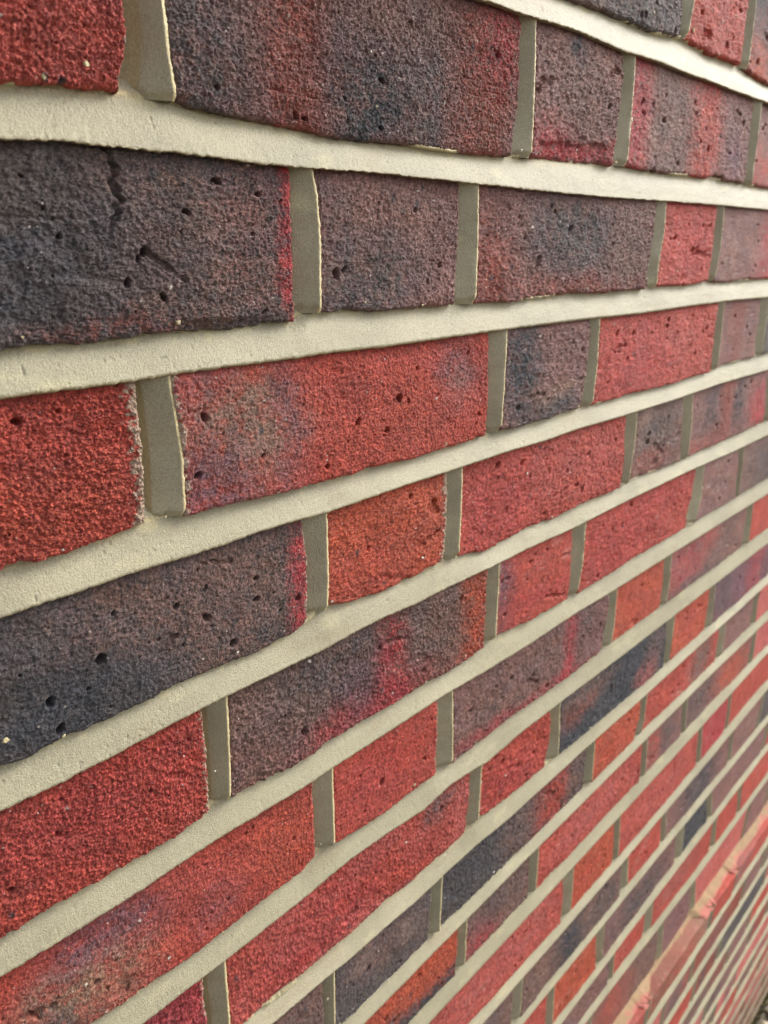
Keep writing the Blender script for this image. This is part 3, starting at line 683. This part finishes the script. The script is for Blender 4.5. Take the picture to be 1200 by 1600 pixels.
def build_perp(k, i, L, Rr, parent, vis):
    r = np.random.default_rng(5000 + 31 * (k + 20) + i)
    seed = r.uniform(0, 90)
    su, sv = vis
    nv = int(np.clip(66 / (2.2 / sv), 5, 110))
    vm = -75.0 * k - 37.5
    um = float(L(vm) + Rr(vm)) / 2
    hi = bed_edges(k, np.array([um]))[1][0] + 3.0
    lo = bed_edges(k + 1, np.array([um]))[0][0] - .6
    vv = np.linspace(lo, hi, nv)
    l, rr = L(vv), Rr(vv)
    zb = proud(k)
    w = rr - l
    groove = np.clip((r.uniform(.02, .12) if vis[0] < 9 else .1) * w + .35 * fbm(vv / 14, vv * 0, seed), .3, None)
    groove = groove + .07 * w
    if (k, i) in {(1, 0), (3, 0), (5, 0), (7, 0)}:
        groove = groove + (5.5 if (k, i) == (1, 0) else 2.6)
    zl = -4.6 + .5 * fbm(vv / 20, vv * 0, seed + 1)
    zr = 1.0 + .35 * fbm(vv / 18, vv * 0, seed + 2)
    rag = .3 * fbm(vv / 1.6, vv * 0, seed + 3, 2)
    ru, rz, rc = [], [], []

    def colm(uu, z, c):
        ru.append(uu)
        rz.append(z + zb)
        rc.append(c)
    m_ = lambda uu: mortar_colour(uu, vv, seed + 9)
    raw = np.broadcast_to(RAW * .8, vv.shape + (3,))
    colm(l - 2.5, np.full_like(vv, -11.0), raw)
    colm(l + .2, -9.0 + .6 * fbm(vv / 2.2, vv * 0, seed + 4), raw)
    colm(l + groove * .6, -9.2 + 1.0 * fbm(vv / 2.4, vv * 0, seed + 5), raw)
    colm(l + groove + .3 * rag, zl - .4, raw)
    x0, x1 = l + groove + .35, rr - 1.55
    for a in np.linspace(0, 1, 20 if su > 2 else 7):
        uu = x0 + (x1 - x0) * a
        n_ = .2 * fbm(uu / 6, vv / 9, seed + 6, 2) + (.15 * (grains(uu / 1.1, vv / 1.1, seed + 7) - .4) + .05 * r.normal(0, 1, vv.shape)) * (su > 1.2)
        colm(uu, zl + (zr - zl) * a + n_, m_(uu))
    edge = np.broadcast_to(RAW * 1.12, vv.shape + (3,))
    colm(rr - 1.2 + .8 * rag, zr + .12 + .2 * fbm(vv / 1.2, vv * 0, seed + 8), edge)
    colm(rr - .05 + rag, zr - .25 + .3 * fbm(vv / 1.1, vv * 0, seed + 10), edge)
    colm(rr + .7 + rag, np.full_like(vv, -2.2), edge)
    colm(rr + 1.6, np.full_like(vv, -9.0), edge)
    u = np.array(ru).T
    z = np.array(rz).T
    C = np.array(rc).transpose(1, 0, 2)
    v = np.repeat(vv[:, None], u.shape[1], 1)
    # the foot of the joint is trimmed unevenly above the bed
    foot = sstep(4.0, 0.0, v - lo + 2.2 * fbm(u / 3.5, u * 0, seed + 11))
    z = z - foot * 2.2
    og = (um, vm, zb)
    F = [grid_faces(*u.shape)]
    me = mesh_from('upright_joint', to_m(u, v, z, og).reshape(-1, 3), F, C.reshape(-1, 3))
    N_TRIS[0] += 2 * len(F[0])
    return link('upright_joint', me, M_MORTAR, parent, og)


# ------------------------------------------------------------------ the ground
def plane_mesh(name, x0, x1, y0, y1, n=40):
    xs, ys = np.meshgrid(np.linspace(x0, x1, n), np.linspace(y0, y1, n))
    V = np.stack([xs.ravel(), ys.ravel(), 0 * xs.ravel()], 1)
    return mesh_from(name, V, [grid_faces(n, n)], np.ones((n * n, 3)) * .1)


ground = link('ground', plane_mesh('ground', -60, 60, -60, 60), M_SOIL, None)
ground['kind'] = 'structure'
ground['label'] = 'dark damp soil at the foot of the brick wall'
ground['category'] = 'ground'

# ------------------------------------------------------------------ the wall
wall = bpy.data.objects.new('brick_wall', None)
COL.objects.link(wall)
wall.location = P3(0, 0, 0)
wall['label'] = 'red and smoke-dark brick wall with pale weathered mortar joints and a projecting ledge course'
wall['category'] = 'wall'
wall['kind'] = 'thing'
WU0, WU1 = -1500.0, 3600.0

# solid core behind the facing
def box(u0, u1, v0, v1, z0, z1):
    V = np.array([P3(u, v, z) for z in (z0, z1) for v in (v0, v1) for u in (u0, u1)]) - np.array(P3(0, 0, 0))
    F = np.array([[4, 5, 7, 6], [1, 0, 2, 3], [0, 4, 6, 2], [5, 1, 3, 7], [6, 7, 3, 2], [0, 1, 5, 4]])
    return V, F


V1, F1 = box(WU0, WU1, GROUND_V - 100, -75.0 * K_TOP + 4, -215, -10)
V2, F2 = box(WU0, WU1, GROUND_V - 100, LEDGE - 4, -9, 9)
core = link('wall_core', mesh_from('wall_core', np.concatenate([V1, V2]), [F1, F2 + 8], np.tile(MORTAR * .6, (16, 1)), False), M_CORE, wall)

entries, spare_b, spare_p = [], [], []
for k in range(K_TOP, K_BOT + 1):
    js = joints_of(k, WU0 + 30, WU1 - 30)
    first = next((n for n, j in enumerate(js) if j[2]), None)
    ends = [(lambda v: np.full(np.shape(v), WU0), lambda v: np.full(np.shape(v), WU0))] + [(a, b) for a, b, _ in js] + \
           [(lambda v: np.full(np.shape(v), WU1), lambda v: np.full(np.shape(v), WU1))]
    for n in range(len(ends) - 1):
        L, Rr = ends[n][1], ends[n + 1][0]
        vm = -75.0 * k - 37.5
        uL, uR = float(L(vm)), float(Rr(vm))
        idx = n - first if first is not None else n + 100
        # does any of it show?
        show, best = 0, (0.0, 0.0)
        for uu in np.linspace(uL, uR, 9):
            for dv in (-30, 0, 30):
                q = px_scale(uu, vm + dv, proud(k))
                if q and -15 < q[2] < 1215 and -15 < q[3] < 1615:
                    show += 1
                    if q[0] * q[1] > best[0] * best[1]:
                        best = q[:2]
        area = show / 27 * best[0] * best[1] * (uR - uL) * 62
        if show:
            entries.append((area, k, idx, L, Rr, best))
        else:
            spare_b.append((k, uL, uR))
    for n, (a, b, _) in enumerate(js):
        vm = -75.0 * k - 37.5
        uc = float(a(vm) + b(vm)) / 2
        qs = [px_scale(uc, vm + dv, proud(k)) for dv in (-36, 0, 36)]
        qs = [q for q in qs if q and -30 < q[2] < 1230 and -30 < q[3] < 1630]
        if qs:
            build_perp(k, n - (first if first is not None else -100), a, b, wall, qs[0][:2])
        else:
            spare_p.append((k, float(a(vm)), float(b(vm))))
entries.sort(key=lambda e: -e[0])
for n, (area, k, idx, L, Rr, best) in enumerate(entries):
    if n < 290:
        build_brick(k, idx, L, Rr, (k, idx), wall, best)
    else:
        spare_b.append((k, float(L(-75.0 * k - 37)), float(Rr(-75.0 * k - 37))))

for k in range(K_TOP, K_BOT + 1):
    if k == 15:
        continue

    def step(u, k=k):
        q = px_scale(u, -75.0 * k, proud(k))
        if not q or not (-200 < q[2] < 1400 and -200 < q[3] < 1800):
            return 40.0
        return float(np.clip(2.0 / q[0], .4, 12))
    build_bed(k, WU0, WU1, wall, step)

# bricks and upright joints outside the picture, joined
rl = np.random.default_rng(77)
def chunk(items, depth, zf, color_fn, inset):
    V, F, C, o = [], [], [], 0
    for (k, a, b) in items:
        um = np.array([(a + b) / 2])
        hi = bed_edges(k, um)[1][0] + (1.4 if k != 15 else -.5)
        lo = bed_edges(k + 1, um)[0][0]
        z = zf + proud(k)
        e = inset
        pts = [(a, lo, z - e), (b, lo, z - e), (b, hi, z - e), (a, hi, z - e),
               (a + e, lo + e, z), (b - e, lo + e, z), (b - e, hi - e, z), (a + e, hi - e, z),
               (a, lo, z - depth), (b, lo, z - depth), (b, hi, z - depth), (a, hi, z - depth)]
        V += [np.array(P3(*p)) - np.array(P3(0, 0, 0)) for p in pts]
        f = [[4, 5, 6, 7], [0, 1, 5, 4], [1, 2, 6, 5], [2, 3, 7, 6], [3, 0, 4, 7], [8, 9, 1, 0], [9, 10, 2, 1], [10, 11, 3, 2], [11, 8, 0, 3]]
        F += [[x + o for x in q] for q in f]
        ca, cb = color_fn(k), color_fn(k)
        C += [ca + (cb - ca) * rl.uniform(0, .55) for _ in range(12)]
        o += 12
    return np.array(V), [np.array(F)], np.array(C)


V, F, C = chunk(spare_b, 60, 0.0, lambda k: PAL[str(rl.choice(list('RRRRCONMMBDD')))], 2.0)
o = link('brickwork', mesh_from('brickwork', V, F, C, False), M_BRICK, wall)
o['kind'] = 'stuff'
V, F, C = chunk([(k, a - 1, b + 1) for k, a, b in spare_p], 8, -1.8, lambda k: MORTAR, .8)
o = link('pointing', mesh_from('pointing', V, F, C, False), M_MORTAR, wall)
o['kind'] = 'stuff'

# mortar left on the projecting ledge
def ledge_mortar(u0, u1):
    us = np.arange(u0, u1, 2.0)
    knots = [(300, 13), (585, 14), (612, 4), (745, 5), (762, 20), (786, 20), (800, 14), (960, 12), (1070, 14), (1090, 20), (1110, 9), (1400, 13), (2000, 11), (2400, 14)]
    jm = [float(a_(LEDGE - 30) + b_(LEDGE - 30)) / 2 for a_, b_, _ in joints_of(15, u0, u1)]
    jd = np.min(np.abs(us[:, None] - np.array(jm)[None, :]), axis=1)
    reach = np.interp(us, [q[0] for q in knots], [q[1] for q in knots]) + 2.2 * fbm(us / 22, us * 0, 3.3, 3)
    reach = np.maximum(reach, 21 * sstep(15, 9, jd + 2 * fbm(us / 5, us * 0, 2.2)))
    thick = np.interp(reach, [3, 14], [1.5, 6.5])
    rows = []
    for a in np.linspace(0, 1, 10):
        zz = np.minimum(-4 + (reach + 4) * a + .7 * fbm(us / 4, us * 0, 4.1) * a, 21.0)
        hh = thick * (1 - a) ** 1.2 + .9 + .45 * fbm(us / 6, zz / 5, 5.1) - (2.6 if a > .99 else 0)
        rows.append((us, LEDGE + hh, zz))
    u, v, z = (np.array([r_[i] for r_ in rows]) for i in range(3))
    C = np.broadcast_to(lin((160, 132, 98)), u.shape + (3,)) * (1 + .14 * fbm(u / 9, z / 6, 7.2))[..., None]
    w = sstep(.0, .5, fbm(u / 18, z / 5, 8.8, 3) + (z - 7) / 12) * .75
    C = C + (PAL['P'] - C) * w[..., None]
    og = ((u0 + u1) / 2, LEDGE, 0)
    return link('ledge_mortar', mesh_from('ledge_mortar', to_m(u, v, z, og).reshape(-1, 3), [grid_faces(*u.shape, flip=True)], C.reshape(-1, 3)), M_BRICK, wall, og)


ledge_mortar(300, 2400)

# ------------------------------------------------------------------ gravel and moss at the foot of the wall
def ico():
    t = (1 + 5 ** .5) / 2
    v = np.array([[-1, t, 0], [1, t, 0], [-1, -t, 0], [1, -t, 0], [0, -1, t], [0, 1, t], [0, -1, -t], [0, 1, -t], [t, 0, -1], [t, 0, 1], [-t, 0, -1], [-t, 0, 1]])
    f = np.array([[0, 11, 5], [0, 5, 1], [0, 1, 7], [0, 7, 10], [0, 10, 11], [1, 5, 9], [5, 11, 4], [11, 10, 2], [10, 7, 6], [7, 1, 8],
                  [3, 9, 4], [3, 4, 2], [3, 2, 6], [3, 6, 8], [3, 8, 9], [4, 9, 5], [2, 4, 11], [6, 2, 10], [8, 6, 7], [9, 8, 1]])
    v = v / np.linalg.norm(v[0])
    # one subdivision
    vs, fs, mid = list(v), [], {}

    def m2(a, b):
        key_ = (min(a, b), max(a, b))
        if key_ not in mid:
            p = vs[a] + vs[b]
            vs.append(p / np.linalg.norm(p))
            mid[key_] = len(vs) - 1
        return mid[key_]
    for a, b, c in f:
        x, y, w = m2(a, b), m2(b, c), m2(c, a)
        fs += [[a, x, w], [b, y, x], [c, w, y], [x, y, w]]
    return np.array(vs), np.array(fs)


IV, IF = ico()
r3 = np.random.default_rng(21)
V, F, C = [], [], []
for n in range(150):                                               # crumbs of mortar stuck to the brick faces
    k = int(r3.integers(0, 9))
    u = r3.uniform(-150, 620)
    e = bed_edges(k + 1, np.array([u]))[0][0]
    v = e + abs(r3.normal(0, 5)) + .6 if r3.random() < .7 else e + r3.uniform(2, 55)
    sz = r3.choice([.4, .55, .8, 1.2], p=[.4, .3, .2, .1]) * MM
    p = IV[:12] * (1 + .3 * r3.normal(0, 1, (12, 1))) * sz * np.array([1.2, .6, 1])
    V.append(p + np.array(P3(u, v, .2)) - np.array(P3(0, 0, 0)))
    F.append(np.array([[0, 11, 5], [0, 5, 1], [0, 1, 7], [0, 7, 10], [0, 10, 11], [1, 5, 9], [5, 11, 4], [11, 10, 2], [10, 7, 6], [7, 1, 8],
                       [3, 9, 4], [3, 4, 2], [3, 2, 6], [3, 6, 8], [3, 8, 9], [4, 9, 5], [2, 4, 11], [6, 2, 10], [8, 6, 7], [9, 8, 1]]) + n * 12)
    C.append(np.tile(lin([(190, 178, 136), (176, 160, 128), (222, 214, 200)][r3.integers(0, 3)]), (12, 1)))
o = link('mortar_crumbs', mesh_from('mortar_crumbs', np.concatenate(V), [np.concatenate(F)], np.concatenate(C), False), M_MORTAR, wall)
o['kind'] = 'stuff'
V, F, C = [], [], []
for n in range(5200):
    x = r3.uniform(0.3, 3.4) if n > 800 else r3.uniform(1.2, 1.8)
    y = -(0.034 + abs(r3.normal(0, .03)) + r3.uniform(0, .95) ** 1.3)
    sz = r3.choice([.006, .009, .013, .017]) * r3.uniform(.8, 1.2)
    ax = sz * np.array([r3.uniform(.9, 1.5), r3.uniform(.8, 1.2), r3.uniform(.45, .8)])
    a = r3.uniform(0, 6.28)
    p = IV * (1 + .12 * r3.normal(0, 1, (len(IV), 1))) * ax
    p = np.stack([p[:, 0] * math.cos(a) - p[:, 1] * math.sin(a), p[:, 0] * math.sin(a) + p[:, 1] * math.cos(a), p[:, 2]], 1)
    V.append(p + np.array([x, y, ax[2] * r3.uniform(.4, 1.3)]))
    F.append(IF + n * len(IV))
    base = lin([(178, 160, 132), (150, 138, 122), (196, 182, 156), (120, 104, 88)][r3.integers(0, 4)])
    C.append(np.tile(base * r3.uniform(.75, 1.15), (len(IV), 1)))
g = link('gravel', mesh_from('gravel', np.concatenate(V), [np.concatenate(F)], np.concatenate(C)), M_PEBBLE, None)
g['kind'] = 'stuff'
g['label'] = 'loose tan gravel lying along the foot of the brick wall'
g['category'] = 'gravel'

V, F, C = [], [], []
for n in range(1800):
    x = r3.uniform(.2, 3.4)
    hgt = abs(r3.normal(0, .016))
    y = -(0.019 + (0.022 - min(hgt, .02)) * r3.uniform(0, .7))
    sz = r3.uniform(.002, .0055)
    p = IV[:12] * (1 + .3 * r3.normal(0, 1, (12, 1))) * sz
    V.append(p + np.array([x, y, hgt]))
    F.append(np.array([[0, 11, 5], [0, 5, 1], [0, 1, 7], [0, 7, 10], [0, 10, 11], [1, 5, 9], [5, 11, 4], [11, 10, 2], [10, 7, 6], [7, 1, 8],
                       [3, 9, 4], [3, 4, 2], [3, 2, 6], [3, 6, 8], [3, 8, 9], [4, 9, 5], [2, 4, 11], [6, 2, 10], [8, 6, 7], [9, 8, 1]]) + n * 12)
    C.append(np.tile(lin([(74, 74, 44), (92, 80, 54), (60, 54, 40)][r3.integers(0, 3)]), (12, 1)))
g = link('moss', mesh_from('moss', np.concatenate(V), [np.concatenate(F)], np.concatenate(C)), M_MOSS, None)
g['kind'] = 'stuff'
g['label'] = 'green and brown moss creeping along the base of the wall'
g['category'] = 'moss'
print('bricks shown', len(entries), 'spare', len(spare_b), 'tris', N_TRIS[0])
